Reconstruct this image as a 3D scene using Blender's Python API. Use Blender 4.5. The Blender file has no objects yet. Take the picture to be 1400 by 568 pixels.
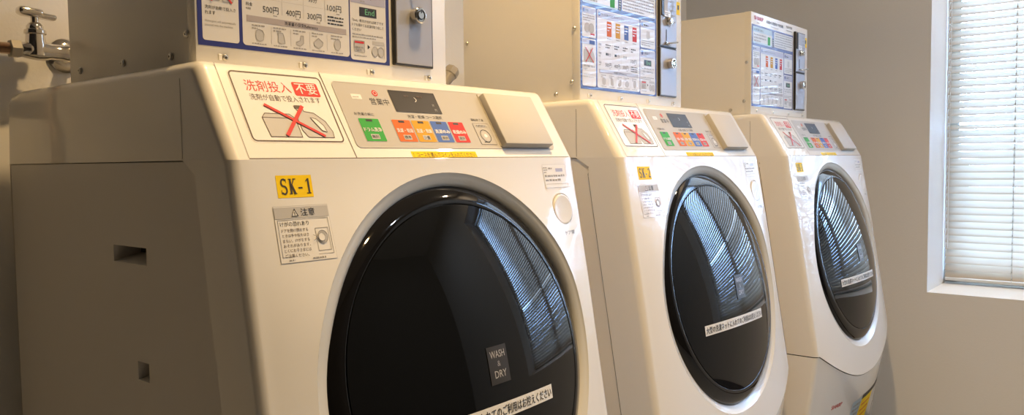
import bpy, bmesh, math
from math import sin, cos, pi, radians, sqrt, atan2, hypot
from mathutils import Vector, Matrix

ZS = 0.93            # height of the seam under the control fascia; all z below are relative to it
C = bpy.context.scene.collection
SC = bpy.context.scene

# ------------------------------------------------------------------ materials
def mat(name, col, rough=.4, metal=0., coat=0., coat_rough=.03, ior=1.5, bump=None, coatbump=None, spec=.5, trans=0., emit=None):
    m = bpy.data.materials.new(name); m.use_nodes = True
    nt = m.node_tree; b = nt.nodes['Principled BSDF']
    b.inputs['Base Color'].default_value = (*col, 1)
    b.inputs['Roughness'].default_value = rough
    b.inputs['Metallic'].default_value = metal
    b.inputs['Coat Weight'].default_value = coat
    b.inputs['Coat IOR'].default_value = 1.38
    b.inputs['Coat Roughness'].default_value = coat_rough
    b.inputs['IOR'].default_value = ior
    b.inputs['Specular IOR Level'].default_value = spec
    if emit:
        b.inputs['Emission Color'].default_value = (*emit[0], 1); b.inputs['Emission Strength'].default_value = emit[1]
    def bn(scale, strength, dist, detail=1.):
        tc = nt.nodes.new('ShaderNodeTexCoord'); n = nt.nodes.new('ShaderNodeTexNoise'); bp = nt.nodes.new('ShaderNodeBump')
        n.inputs['Scale'].default_value = scale; n.inputs['Detail'].default_value = detail
        bp.inputs['Strength'].default_value = strength; bp.inputs['Distance'].default_value = dist
        nt.links.new(tc.outputs['Object'], n.inputs['Vector']); nt.links.new(n.outputs['Fac'], bp.inputs['Height'])
        return bp
    if bump: nt.links.new(bn(*bump).outputs['Normal'], b.inputs['Normal'])
    if coatbump: nt.links.new(bn(*coatbump).outputs['Normal'], b.inputs['Coat Normal'])
    return m

WAVE = (14., .55, .0005, 0.)
WAVE2 = (9., .3, .00025, 0.)
M = dict(
    shell=mat('white_plastic', (.80, .79, .77), .34, coat=1., coat_rough=.04, coatbump=WAVE),
    steel=mat('painted_steel_side', (.74, .72, .69), .42, bump=(3.5, .8, .03, 0.)),
    boxp=mat('cream_painted_steel', (.80, .78, .73), .42, coat=.35, coat_rough=.12, coatbump=(14., .4, .001)),
    gap=mat('dark_gap', (.05, .045, .04), .7),
    bezel=mat('silver_grey_bezel', (.64, .64, .62), .32, metal=.0, coat=.6, coat_rough=.06, coatbump=WAVE),
    glass=mat('black_door_glass', (.006, .007, .009), .03, ior=1.34, bump=(6., .3, .00025, 0.)),
    rim=mat('black_door_rim', (.006, .006, .007), .05, ior=1.45),
    silver=mat('silver_panel', (.47, .455, .435), .45, spec=.3),
    lid=mat('silver_lid', (.54, .52, .49), .55, spec=.25),
    dark=mat('dark_lcd', (.028, .023, .018), .4),
    brown=mat('brown_ink', (.09, .06, .045), .5),
    ink=mat('black_ink', (.02, .02, .02), .5),
    grey=mat('grey_ink', (.33, .32, .31), .5),
    lgrey=mat('light_grey_ink', (.50, .49, .48), .45),
    paper=mat('white_film', (.83, .82, .80), .3, coat=.7, coat_rough=.04, coatbump=WAVE),
    red=mat('red_ink', (.62, .035, .03), .4),
    dred=mat('red_button', (.60, .05, .05), .5, spec=.2),
    green=mat('green_button', (.05, .36, .07), .5, spec=.2),
    lgreen=mat('green_glow_print', (.12, .30, .14), .4, emit=((.2, .6, .25), .25)),  # printed poster letters, given a faint glow of their own
    orange=mat('orange_button', (.66, .15, .035), .5, spec=.2),
    yellow=mat('ochre_button', (.62, .33, .03), .5, spec=.2),
    blue=mat('blue_button', (.09, .17, .50), .5, spec=.2),
    frameb=mat('poster_blue', (.035, .045, .21), .3, coat=.35, coat_rough=.03, coatbump=WAVE2),
    film=mat('poster_white', (.70, .69, .68), .3, coat=.3, coat_rough=.03, coatbump=WAVE2),
    lav=mat('poster_lavender', (.42, .42, .55), .3, coat=.3, coat_rough=.03, coatbump=WAVE2),
    cyan=mat('poster_pale_blue', (.45, .58, .68), .3, coat=.3, coat_rough=.03, coatbump=WAVE2),
    bar=mat('poster_mauve_bar', (.42, .38, .39), .3, coat=.3, coat_rough=.03),
    tape=mat('yellow_tape', (.90, .62, .01), .5, spec=.15),
    tapein=mat('tape_letters', (.05, .035, .01), .5),
    chrome=mat('chrome', (.72, .69, .65), .12, metal=1.),
    brass=mat('steel_hose', (.55, .42, .32), .25, metal=1.),
    black=mat('black_frame', (.03, .028, .026), .35),
    steelplate=mat('brushed_steel', (.42, .42, .45), .42, metal=.3),
    screw=mat('screw_steel', (.62, .60, .55), .3, metal=.8),
    strip=mat('white_tape', (.78, .77, .75), .4),
    cap=mat('grey_plastic', (.42, .39, .34), .4),
    wall=mat('wall_paper', (.80, .80, .80), .85, bump=(160., .25, .0012, 3.)),
    wallf=mat('wall_unseen_dark', (.05, .042, .034), .85),  # unseen walls, kept nearly black to weaken bounce and reflections
    ceil=mat('ceiling_white', (.55, .53, .50), .85),
    floor=mat('floor_vinyl', (.38, .39, .40), .4),
    wframe=mat('window_aluminium', (.55, .55, .55), .35, metal=.6),
    cord=mat('white_cord', (.7, .7, .69), .5),
    bead=mat('white_beads', (.82, .82, .84), .25),
)

def slat_material():
    m = bpy.data.materials.new('blind_slat'); m.use_nodes = True; nt = m.node_tree; nt.nodes.clear()
    o = nt.nodes.new('ShaderNodeOutputMaterial'); mx = nt.nodes.new('ShaderNodeMixShader')
    b = nt.nodes.new('ShaderNodeBsdfPrincipled'); t = nt.nodes.new('ShaderNodeBsdfTranslucent')
    b.inputs['Base Color'].default_value = (.41, .31, .205, 1); b.inputs['Roughness'].default_value = .35
    t.inputs['Color'].default_value = (1., .86, .66, 1); mx.inputs['Fac'].default_value = SLAT_T
    nt.links.new(b.outputs[0], mx.inputs[1]); nt.links.new(t.outputs[0], mx.inputs[2]); nt.links.new(mx.outputs[0], o.inputs[0])
    return m
SLAT_T = .07
M['slat'] = slat_material()

def pane_material():
    m = bpy.data.materials.new('window_glass'); m.use_nodes = True; nt = m.node_tree; nt.nodes.clear()
    o = nt.nodes.new('ShaderNodeOutputMaterial'); mx = nt.nodes.new('ShaderNodeMixShader')
    g = nt.nodes.new('ShaderNodeBsdfGlossy'); t = nt.nodes.new('ShaderNodeBsdfTransparent'); f = nt.nodes.new('ShaderNodeFresnel')
    g.inputs['Roughness'].default_value = .02; t.inputs['Color'].default_value = (.96, .98, .97, 1)
    nt.links.new(f.outputs[0], mx.inputs[0]); nt.links.new(t.outputs[0], mx.inputs[1]); nt.links.new(g.outputs[0], mx.inputs[2]); nt.links.new(mx.outputs[0], o.inputs[0])
    return m
M['pane'] = pane_material()

# ------------------------------------------------------------------ mesh builder
class MB:
    def __init__(s): s.v = []; s.f = []; s.m = []; s.names = []
    def mi(s, n):
        if n not in s.names: s.names.append(n)
        return s.names.index(n)
    def add(s, vs, fs, m):
        k = len(s.v); i = s.mi(m)
        s.v += [tuple(v) for v in vs]; s.f += [[a + k for a in f] for f in fs]; s.m += [i] * len(fs)
    def box(s, x0, x1, y0, y1, z0, z1, m, bev=0, seg=2, rot=None):
        bm = bmesh.new(); bmesh.ops.create_cube(bm, size=1)
        c = Vector(((x0 + x1) / 2, (y0 + y1) / 2, (z0 + z1) / 2))
        for v in bm.verts: v.co = Vector((v.co.x * (x1 - x0), v.co.y * (y1 - y0), v.co.z * (z1 - z0)))
        if bev: bmesh.ops.bevel(bm, geom=bm.edges[:], offset=bev, segments=seg, profile=.5, affect='EDGES')
        if rot: bmesh.ops.rotate(bm, verts=bm.verts[:], matrix=rot)
        bm.verts.index_update()
        s.add([v.co + c for v in bm.verts], [[v.index for v in f.verts] for f in bm.faces], m); bm.free()
    def lathe(s, prof, o, axis, m, n=32, ref=None):      # prof: (radius, distance along axis)
        a = Vector(axis).normalized(); r = (Vector(ref) if ref else (Vector((0, 0, 1)) if abs(a.z) < .9 else Vector((1, 0, 0)))).cross(a).normalized(); u = a.cross(r)
        o = Vector(o); vs = []; fs = []
        for (R, d) in prof:
            for k in range(n): t = 2 * pi * k / n; vs.append(o + a * d + (r * cos(t) + u * sin(t)) * R)
        for j in range(len(prof) - 1):
            for k in range(n):
                k2 = (k + 1) % n; fs.append([j * n + k, j * n + k2, (j + 1) * n + k2, (j + 1) * n + k])
        if prof[0][0] > 1e-5: fs.append(list(range(n))[::-1])
        if prof[-1][0] > 1e-5: fs.append([(len(prof) - 1) * n + k for k in range(n)])
        s.add(vs, fs, m)
    def tube(s, pts, R, m, n=12):
        pts = [Vector(q) for q in pts]; vs = []; fs = []; up = Vector((0, 1, 0.01))
        for i, q in enumerate(pts):
            d = (pts[min(i + 1, len(pts) - 1)] - pts[max(i - 1, 0)]).normalized(); a = d.cross(up)
            if a.length < 1e-3: a = d.cross(Vector((1, 0, 0)))
            a.normalize(); b = a.cross(d); r = R(i / (len(pts) - 1)) if callable(R) else R
            for k in range(n): t = 2 * pi * k / n; vs.append(q + (a * cos(t) + b * sin(t)) * r)
        for i in range(len(pts) - 1):
            for k in range(n): k2 = (k + 1) % n; fs.append([i * n + k, i * n + k2, (i + 1) * n + k2, (i + 1) * n + k])
        fs.append(list(range(n))[::-1]); fs.append([(len(pts) - 1) * n + k for k in range(n)])
        s.add(vs, fs, m)
    def build(s, name, parent=None, smooth=35, merge=False):
        me = bpy.data.meshes.new(name); me.from_pydata([Vector(v) for v in s.v], [], s.f)
        for n in s.names: me.materials.append(M[n])
        me.polygons.foreach_set('material_index', s.m)
        bm = bmesh.new(); bm.from_mesh(me)
        if merge: bmesh.ops.remove_doubles(bm, verts=bm.verts[:], dist=1e-5)
        if smooth:
            if merge: bmesh.ops.recalc_face_normals(bm, faces=bm.faces[:])
            for f in bm.faces: f.smooth = True
            for e in bm.edges:
                if len(e.link_faces) == 2 and e.calc_face_angle(0) > radians(smooth): e.smooth = False
        bm.to_mesh(me); bm.free(); me.update()
        o = bpy.data.objects.new(name, me); C.objects.link(o)
        if parent: o.parent = parent
        return o

def thing(name, label, cat, loc=(0, 0, 0), rz=0, group=None):
    o = bpy.data.objects.new(name, None); C.objects.link(o); o.location = loc; o.rotation_euler = (0, 0, rz)
    o['label'] = label; o['category'] = cat
    if group: o['group'] = group
    return o
def struct(o): o['kind'] = 'structure'; return o

# ------------------------------------------------------------------ flat decals drawn on a mapped surface
_tc = {}
def glyphs(t):
    if t not in _tc:
        c = bpy.data.curves.new('t', 'FONT'); c.body = t; c.resolution_u = 2
        o = bpy.data.objects.new('t', c); C.objects.link(o)
        me = bpy.data.meshes.new_from_object(o.evaluated_get(bpy.context.evaluated_depsgraph_get()))
        vs = [(v.co.x, v.co.y) for v in me.vertices]; fs = [list(f.vertices) for f in me.polygons]
        x0 = min(v[0] for v in vs); x1 = max(v[0] for v in vs); y0 = min(v[1] for v in vs); y1 = max(v[1] for v in vs)
        _tc[t] = ([((x - x0), (y - y0)) for x, y in vs], fs, x1 - x0, y1 - y0)
        bpy.data.objects.remove(o); bpy.data.curves.remove(c); bpy.data.meshes.remove(me)
    return _tc[t]

class Decal:
    """draws into MB through mp(u, v, lift)"""
    def __init__(s, mb, mp, unit=.00022): s.mb = mb; s.mp = mp; s.unit = unit
    def P(s, u, v, l): return s.mp(u, v, l * s.unit)
    def rect(s, u0, v0, u1, v1, m, l=1, n=1, k=1):
        vs = [s.P(u0 + (u1 - u0) * i / n, v0 + (v1 - v0) * j / k, l) for j in range(k + 1) for i in range(n + 1)]
        fs = [[j * (n + 1) + i, j * (n + 1) + i + 1, (j + 1) * (n + 1) + i + 1, (j + 1) * (n + 1) + i] for j in range(k) for i in range(n)]
        s.mb.add(vs, fs, m)
    def poly(s, pts, m, l=1): s.mb.add([s.P(u, v, l) for u, v in pts], [list(range(len(pts)))], m)
    def rpts(s, u0, v0, u1, v1, r, n=5):
        o = []
        for cx, cy, a in ((u1 - r, v1 - r, 0), (u0 + r, v1 - r, 90), (u0 + r, v0 + r, 180), (u1 - r, v0 + r, 270)):
            for k in range(n + 1): t = radians(a + 90 * k / n); o.append((cx + r * cos(t), cy + r * sin(t)))
        return o
    def rrect(s, u0, v0, u1, v1, r, m, l=1): s.poly(s.rpts(u0, v0, u1, v1, r), m, l)
    def line(s, pts, w, m, l=2, closed=False):
        n = len(pts); rng = range(n if closed else n - 1); 
        L = []; R = []
        for i in range(n):
            a = pts[i - 1] if (i > 0 or closed) else pts[0]; b = pts[(i + 1) % n] if (i < n - 1 or closed) else pts[-1]; p = pts[i]
            d1 = Vector((p[0] - a[0], p[1] - a[1])); d2 = Vector((b[0] - p[0], b[1] - p[1]))
            if d1.length < 1e-9: d1 = d2
            if d2.length < 1e-9: d2 = d1
            d1.normalize(); d2.normalize(); t = (d1 + d2)
            if t.length < 1e-6: t = d1
            t.normalize(); q = w / 2 / max(.5, t.dot(d1)); nx, ny = -t.y * q, t.x * q
            L.append((p[0] + nx, p[1] + ny)); R.append((p[0] - nx, p[1] - ny))
        vs = [s.P(u, v, l) for u, v in L] + [s.P(u, v, l) for u, v in R]
        s.mb.add(vs, [[i, n + i, n + (i + 1) % n, (i + 1) % n] for i in rng], m)
    def border(s, u0, v0, u1, v1, r, w, m, l=2): s.line(s.rpts(u0, v0, u1, v1, r), w, m, l, True)
    def circle(s, u, v, r, m, l=2, n=20, ry=None): s.poly([(u + r * cos(2 * pi * k / n), v + (ry or r) * sin(2 * pi * k / n)) for k in range(n)], m, l)
    def ring(s, u, v, r, w, m, l=2, n=20, ry=None): s.line([(u + r * cos(2 * pi * k / n), v + (ry or r) * sin(2 * pi * k / n)) for k in range(n)], w, m, l, True)
    def text(s, t, u, v, h, m, w=None, l=3, bold=0, maxw=None):
        vs, fs, W, H = glyphs(t); sy = h / H; sx = (w / W) if w else sy
        if maxw and W * sx > maxw: sx = maxw / W
        offs = [0] if not bold else [-bold, bold]
        for k, d in enumerate(offs): s.mb.add([s.P(u + x * sx + d, v + y * sy, l + k * .3) for x, y in vs], [f[:] for f in fs], m)
    def small(s, u0, v0, u1, rows, pitch, m='grey', h=.45, seed=1, l=2, ragged=True):
        """lines of tiny print, too small to read, as runs of short marks"""
        import random; R = random.Random(seed)
        for r in range(rows):
            u = u0; v = v0 - r * pitch; end = u1 if not ragged or r < rows - 1 else u0 + (u1 - u0) * R.uniform(.4, .8)
            while u < end:
                w = pitch * R.uniform(.5, 1.4); w = min(w, end - u)
                s.rect(u, v, u + w, v + pitch * h * R.uniform(.8, 1.1), m, l); u += w + pitch * R.uniform(.12, .3)

# ------------------------------------------------------------------ washing machine
W = .60
SL = hypot(.064, .1065); SY = .064 / SL; SZ = .1065 / SL            # control slope direction
def slope(u, t, lift=0): return (u, SY * t - SZ * lift, SZ * t + SY * lift)
BUL = .020
def sst(a, b, x): x = min(1, max(0, (x - a) / (b - a))); return x * x * (3 - 2 * x)
def bulge(x, z): t = abs(2 * x / W - 1); return BUL * max(0, 1 - t ** 4) * sst(0, .2, -z)
def face(x, z, lift=0): return (x, .158 * z - bulge(x, z) - lift, z)
def zb(x): return -.478 - .10 * max(0, 1 - ((x - .3) / .3) ** 2)     # lower seam under the door
DC = Vector((.304, -.0513, -.2614)); DT = .2143; DR = .2336
DN = Vector((0, -cos(DT), sin(DT))); DU = Vector((0, sin(DT), cos(DT)))
DOMER = .2050
DOME = [(DOMER * k / 16, .0300 - .0245 * (k / 16) ** 2.1) for k in range(17)]
def domeh(r):
    for (a, h0), (b, h1) in zip(DOME, DOME[1:]):
        if r <= b: return h0 + (h1 - h0) * (r - a) / (b - a)
    return DOME[-1][1]
def glassmap(a, b, lift=0):
    h = domeh(hypot(a, b)) + lift + .0006
    p = DC + Vector((1, 0, 0)) * a + DU * b + DN * h; return tuple(p)
FR = .013                                                            # edge rounding of the plastic shell
def gy(z):                                                           # front limit of the steel side sheet
    if z > -.03: return .064 + .03 * (1 - sqrt(max(0, 1 - ((z + .03) / .03) ** 2))) if z < 0 else .094
    return .068 + (z + .03) * .158
def housing_profile():
    pts = [(0, 0)]
    pts += [(.058, .0965), (.0620, .1022), (.0665, .1050), (.073, .1064), (.082, .1067), (.13, .1065), (.155, .1063)]
    pts += [(.40, .1063), (.55, .1060), (.582, .1025), (.597, .0900), (.602, .06), (.606, .0)]
    return pts

def side_rows():
    zs = [0, -.006, -.014, -.022, -.03, -.06, -.10, -.101, -.1215, -.16, -.20, -.2385, -.261, -.30, -.36, -.42, -.479]
    return zs

def build_machine(idx, loc, rz, label, number):
    root = thing('washing_machine', label, 'washing machine', loc, rz, 'coin operated washing machines in a row')
    # ---- steel cabinet (side sheets with pocket handles, back, dark core)
    c = MB()
    for X, sgn in ((0., 1), (W, -1)):
        x0 = X + sgn * .0012
        rows = [z for z in side_rows()]
        h1 = (.186, .270, -.101, -.1215); h2 = (.190, .2175, -.2385, -.261)
        cols = lambda z: [gy(z) + .0016, .15, .186, .190, .2175, .270, .42, .595, .604, .607]
        def xin(j): return x0 + sgn * (0, 0, 0, 0, 0, 0, 0, 0, .003, .012)[j]
        for (za, zc) in zip(rows, rows[1:]):
            A = cols(za); B = cols(zc)
            for j in range(9):
                ymid = (A[j] + A[j + 1]) / 2; zmid = (za + zc) / 2
                if any(h[0] < ymid < h[1] and h[3] < zmid < h[2] for h in (h1, h2)): continue
                q = [(xin(j), A[j], za - (.0012 if za == 0 else 0)), (xin(j + 1), A[j + 1], za - (.0012 if za == 0 else 0)), (xin(j + 1), B[j + 1], zc), (xin(j), B[j], zc)]
                c.add(q if sgn < 0 else q[::-1], [[0, 1, 2, 3]], 'steel')
        for h in (h1, h2):                                           # pockets: a deep top, a floor that slopes back out
            y0, y1, zt, zl = h; d = x0 + sgn * .034
            c.add([(x0, y0, zt), (x0, y1, zt), (d, y1, zt), (d, y0, zt)], [[0, 1, 2, 3]], 'steel')
            c.add([(x0, y0, zl), (x0, y1, zl), (d, y1, zl + .008), (d, y0, zl + .008)], [[0, 1, 2, 3]], 'steel')
            c.add([(d, y0, zt), (d, y1, zt), (d, y1, zl + .008), (d, y0, zl + .008)], [[0, 1, 2, 3]], 'gap')
            for y in (y0, y1): c.add([(x0, y, zt), (x0, y, zl), (d, y, zl + .008), (d, y, zt)], [[0, 1, 2, 3]], 'steel')
        # lower sheet
        q = [(x0, .02, -.4815), (x0, .607, -.4815), (x0, .607, -.9), (x0, .03, -.9)]
        c.add(q if sgn < 0 else q[::-1], [[0, 1, 2, 3]], 'steel')
        # shallow pressed ribs
        for zr in (-.075, -.17, -.33):
            pass
    c.add([(.004, .607, 0), (W - .004, .607, 0), (W - .004, .607, -.9), (.004, .607, -.9)], [[0, 1, 2, 3]], 'steel')
    c.box(.036, W - .036, .095, .600, -.895, -.003, 'gap')
    c.box(.0035, .034, .03, .18, -.895, -.004, 'gap'); c.box(W - .034, W - .0035, .03, .18, -.895, -.004, 'gap')
    c.build('cabinet', root)
    # ---- upper housing
    h = MB(); HR=.013; pr = housing_profile(); cy = .3; cz = .05
    def inset(pts, d):
        out = []; n = len(pts)
        for i, (y, z) in enumerate(pts):
            if i == 0: t = Vector((pts[1][0] - y, pts[1][1] - z))
            elif i == n - 1: t = Vector((y - pts[-2][0], z - pts[-2][1]))
            else: t = Vector((pts[i + 1][0] - pts[i - 1][0], pts[i + 1][1] - pts[i - 1][1]))
            t.normalize(); nx, nz = t.y, -t.x
            if i in (0, n - 1): nx, nz = (1 / max(.3, abs(t.y)) * (1 if i == 0 else -1)), 0; 
            out.append((y + nx * d, max(0, z + nz * d) if i not in (0, n - 1) else 0))
        return out
    xs = []; r = HR; K = 7
    for k in range(K + 1): a = pi / 2 * k / K; xs.append((r * (1 - sin(a)), r * (1 - cos(a))))
    prof = [(x, inset(pr, d)) for x, d in [(0, r)] + [(r * (1 - cos(pi / 2 * k / K)), r * (1 - sin(pi / 2 * k / K))) for k in range(1, K + 1)]]
    prof = prof + [(W - x, q) for x, q in prof[::-1]]
    n = len(pr); vs = []; fs = []
    for x, q in prof: vs += [(x, y, z) for y, z in q]
    for i in range(len(prof) - 1):
        for j in range(n - 1): fs.append([i * n + j, i * n + j + 1, (i + 1) * n + j + 1, (i + 1) * n + j])
    fs.append(list(range(n))[::-1]); fs.append([(len(prof) - 1) * n + j for j in range(n)])
    h.add(vs, fs, 'shell')
    hs = h.build('top_housing', root, smooth=40)
    # fine seams of the housing
    g = MB(); d = Decal(g, slope)
    for pts in (([(.0225, .002), (.0225, .1225)]), ([(.1637, .002), (.1590, .1225)]),): d.line(pts, .0009, 'grey', 1)
    d.line([(.0225, .0012), (.587, .0012)], .0010, 'brown', 1); d.line([(.1637, .002), (.1590, .1225)], .0012, 'brown', 1)
    sd = Decal(g, lambda u, v, l: (-.0001 - l, u, v)); sd.line([(.093, .002), (.093, .080), (.0935, .0885)], .0011, 'grey', 1)
    g.build('housing_seam', hs, smooth=0)
    # ---- front shell with round opening
    f = MB(); cx, cz = .308, -.2635; R0 = .2470
    def outer():
        P = []; nb = 40; ns = 30
        for k in range(nb): P.append((FR + (W - 2 * FR) * k / nb, 0))
        for k in range(ns): P.append((W - FR, zb(W - FR) * k / ns))
        for k in range(nb): x = W - FR - (W - 2 * FR) * k / nb; P.append((x, zb(x)))
        for k in range(ns): P.append((FR, zb(FR) + (0 - zb(FR)) * k / ns))
        return P, nb, ns
    O, nb, ns = outer(); N = len(O); rings = []
    for (x, z) in O:
        a = atan2(z - cz, x - cx); ix, iz = cx + R0 * cos(a), cz + R0 * .992 * sin(a); rings.append(((ix, iz), (x, z)))
    vs = []; fs = []; K = 6
    for k in range(K + 1):
        for (i, o) in rings: x = i[0] + (o[0] - i[0]) * k / K; z = i[1] + (o[1] - i[1]) * k / K; vs.append(face(x, z))
    for k in range(K):
        for j in range(N): j2 = (j + 1) % N; fs.append([k * N + j, k * N + j2, (k + 1) * N + j2, (k + 1) * N + j])
    f.add(vs, fs, 'shell')
    for X, sgn in ((0, 1), (W, -1)):                                  # rounded edge and plastic side band
        zz = [q[1] for q in O[3 * 0 + 2 * nb + ns:]] + [0] if X == 0 else [q[1] for q in O[nb:nb + ns]] + [zb(W - FR)]
        zz = sorted(set(zz)); cols = []
        for z in zz:
            y0 = face(FR, z)[1]; row = []
            for k in range(9): a = pi / 2 * k / 8; row.append((X + sgn * FR * (1 - sin(a)), y0 + FR * (1 - cos(a)), z))
            row = row[:]
            ye = gy(z); row.append((X, (y0 + FR + ye) / 2, z)); row.append((X, ye, z)); row.append((X + sgn * .004, ye, z)); cols.append(row)
        n = len(cols[0]); vs = [v for r_ in cols for v in r_]
        fs = [[i * n + j, i * n + j + 1, (i + 1) * n + j + 1, (i + 1) * n + j] for i in range(len(cols) - 1) for j in range(n - 1)]
        f.add(vs, fs, 'shell')
    # returned lower lip of the shell
    lip = [(FR + (W - 2 * FR) * k / 40, zb(FR + (W - 2 * FR) * k / 40)) for k in range(41)]
    vs = [face(x, z) for x, z in lip] + [(x, face(x, z)[1] + .012, z + .001) for x, z in lip]
    f.add(vs, [[k, k + 1, 42 + k, 41 + k] for k in range(40)], 'shell')
    fo = f.build('front_panel', root, merge=True)
    # ---- recessed bezel
    b = MB(); vs = []; fs = []; n = 96
    prof = [(R0, 0, .0), (R0 - .0015, .0012, .1), (R0 - .006, .0030, .2), (R0 - .013, .0065, .5), (.2290, .0110, .7), (.2250, .020, 1), (.218, .05, 1), (.10, .052, 1)]
    for (R, dep, mixf) in prof:
        for k in range(n):
            a = 2 * pi * k / n; x, z = cx + R * cos(a), cz + R * .992 * sin(a); y = face(x, max(z, -.56))[1]
            if R > .2: vs.append((x + .004 * mixf, y + dep, z))
            else: vs.append((x, .06, z))
    for j in range(len(prof) - 1):
        for k in range(n): k2 = (k + 1) % n; fs.append([j * n + k, j * n + k2, (j + 1) * n + k2, (j + 1) * n + k])
    b.add(vs, fs, 'bezel'); b.build('door_bezel', root, smooth=50)
    # ---- door
    dr = MB(); dr.lathe([(.215, -.056), (.2270, -.050), (.2315, -.036), (.2336, -.018), (.2334, -.011), (.2318, -.0065), (.2270, -.0020), (.2150, .0030), (.2078, .0052), (.2064, .0048), (.2060, .001)], DC, DN, 'rim', 128)
    door = dr.build('door', root)
    gl = MB(); gl.lathe([(.2055, -.001)] + DOME[::-1][:-1] + [(.0001, .0300)], DC, DN, 'glass', 128)
    gl.build('door_glass', door, smooth=60)
    e = MB(); d = Decal(e, glassmap, .0003)
    ox, oy = (.011, .007) if idx == 0 else (0, 0)
    skew = lambda a, b_, l: glassmap(a + ox, b_ + oy - .010 * (a + .15) * (1 if idx == 1 else .4), l)
    d = Decal(e, skew, .0003); d.rect(-.142, -.0795, .1085, -.0605, 'strip', 1, 24, 1)
    d.text('大型の洗濯ネットに入れてのご利用はお控えください', -.139, -.0765, .0125, 'ink', w=.244, l=2, bold=.0002)
    e.build('notice_strip', door, smooth=0)
    e = MB(); d = Decal(e, glassmap, .0003); d.rect(-.0075, -.030, .0300, .0175, 'black', 1, 3, 3)
    d.text('WASH', -.003, .0025, .0090, 'lgrey', w=.028, l=2); d.text('&', .0085, -.0085, .0068, 'grey', l=2); d.text('DRY', .001, -.0225, .0090, 'lgrey', w=.0225, l=2)
    e.build('door_badge', door, smooth=0)
    # ---- lower panel
    l = MB(); nx = 24; nz = 14; vs = []; fs = []
    colx = [(0, FR, 'e')]
    us = [(FR * (1 - cos(pi / 2 * k / 5)), FR * (1 - sin(pi / 2 * k / 5))) for k in range(6)]
    cols = [(u, dy) for u, dy in us] + [(FR + (W - 2 * FR) * k / nx, 0) for k in range(1, nx)] + [(W - u, dy) for u, dy in us[::-1]]
    cols = [(0, None)] + cols + [(W, None)]
    for (x, dy) in cols:
        xc = min(max(x, FR), W - FR); zt = zb(xc if dy is not None else FR) - .0022; yt = face(xc, zt)[1] + .002; yb = -.020
        for k in range(nz + 1):
            t = k / nz; z = zt + (-.885 - zt) * t
            y = yt + (yb - yt) * (t ** 1.15) if dy is not None else .021 + (.001 * t)
            vs.append((x, y + (dy or 0), z))
    n = nz + 1
    for i in range(len(cols) - 1):
        for j in range(nz): fs.append([i * n + j, i * n + j + 1, (i + 1) * n + j + 1, (i + 1) * n + j])
    l.add(vs, fs, 'shell'); lp = l.build('lower_panel', root)
    def lowmap(x, z, lift=0):
        xc = min(max(x, FR), W - FR); zt = zb(xc) - .0022; yt = face(xc, zt)[1] + .002; t = (z - zt) / (-.885 - zt)
        return (x, yt + (-.02 - yt) * (max(0, t) ** 1.15) - lift, z)
    e = MB(); d = Decal(e, lowmap, .0003)
    d.rect(.24, -.80, .318, -.652, 'cyan', 1, 2, 6); d.rect(.318, -.80, .44, -.662, 'tape', 1, 4, 6); d.rect(.315, -.662, .54, -.649, 'ink', 2, 6, 1)
    d.rect(.44, -.80, .54, -.662, 'paper', 1, 4, 6)
    for k in range(6): d.rect(.332, -.685 - .018 * k, .42, -.680 - .018 * k, 'orange', 2, 3, 1)
    d.small(.25, -.67, .31, 7, .014, 'grey', seed=4)
    e.build('energy_label', lp, smooth=0)
    e = MB(); d = Decal(e, lowmap, .0003); d.text('SHARP', .10, -.640, .011, 'red', w=.055, l=1, bold=.0004); d.poly([(.118, -.70), (.160, -.70), (.168, -.678), (.150, -.664), (.122, -.672)], 'grey', 1); d.small(.115, -.72, .17, 2, .008, 'grey', seed=8)
    e.build('maker_mark', lp, smooth=0)
    for x in (.06, .54):
        for y in (.06, .54): ft = MB(); ft.lathe([(.022, 0), (.026, .004), (.024, .036)], (x, y, -.93), (0, 0, 1), 'black', 20); ft.build('foot', root)
    # ---- control fascia
    p = MB(); d = Decal(p, slope)
    d.poly(d.rpts(.1715, .0155, .560, .1105, .006), 'silver', 2); d.border(.1715, .0155, .560, .1105, .006, .0009, 'lgrey', 3)
    d.rrect(.194, .086, .210, .0935, .001, 'paper', 3); d.small(.196, .0885, .208, 1, .004, 'lgrey', seed=2, l=4)
    d.circle(.2345, .0968, .0047, 'dred', 3); d.ring(.2345, .0968, .0025, .0007, 'film', 4)
    d.text('営業中', .2215, .0790, .0102, 'ink', w=.031, l=3)
    d.text('お洗濯の前に', .187, .0618, .0046, 'ink', w=.031, l=3)
    d.text('洗濯・乾燥 コース選択', .2745, .0610, .0052, 'ink', w=.063, l=3)
    d.text('運転終了後', .3945, .0608, .0044, 'ink', w=.027, l=3)
    cp = p.build('control_panel', root, smooth=0)
    p = MB(); d = Decal(p, slope); d.rect(.2592, .0705, .3415, .1032, 'dark', 4); d.line([(.2592, .0705), (.3415, .0705), (.3415, .1032), (.2592, .1032)], .0008, 'black', 5, True)
    d.line([(.3005, .094), (.3030, .0905), (.3022, .0885), (.2995, .0870)], .0009, 'paper', 6); d.small(.283, .0945, .299, 1, .005, 'brown', l=6, seed=3); d.small(.306, .0945, .322, 1, .005, 'brown', l=6, seed=5)
    d.text('分', .3290, .0815, .0036, 'lgrey', l=6); d.text('円', .3305, .0735, .0036, 'lgrey', l=6)
    p.build('display_screen', cp, smooth=0)
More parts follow.
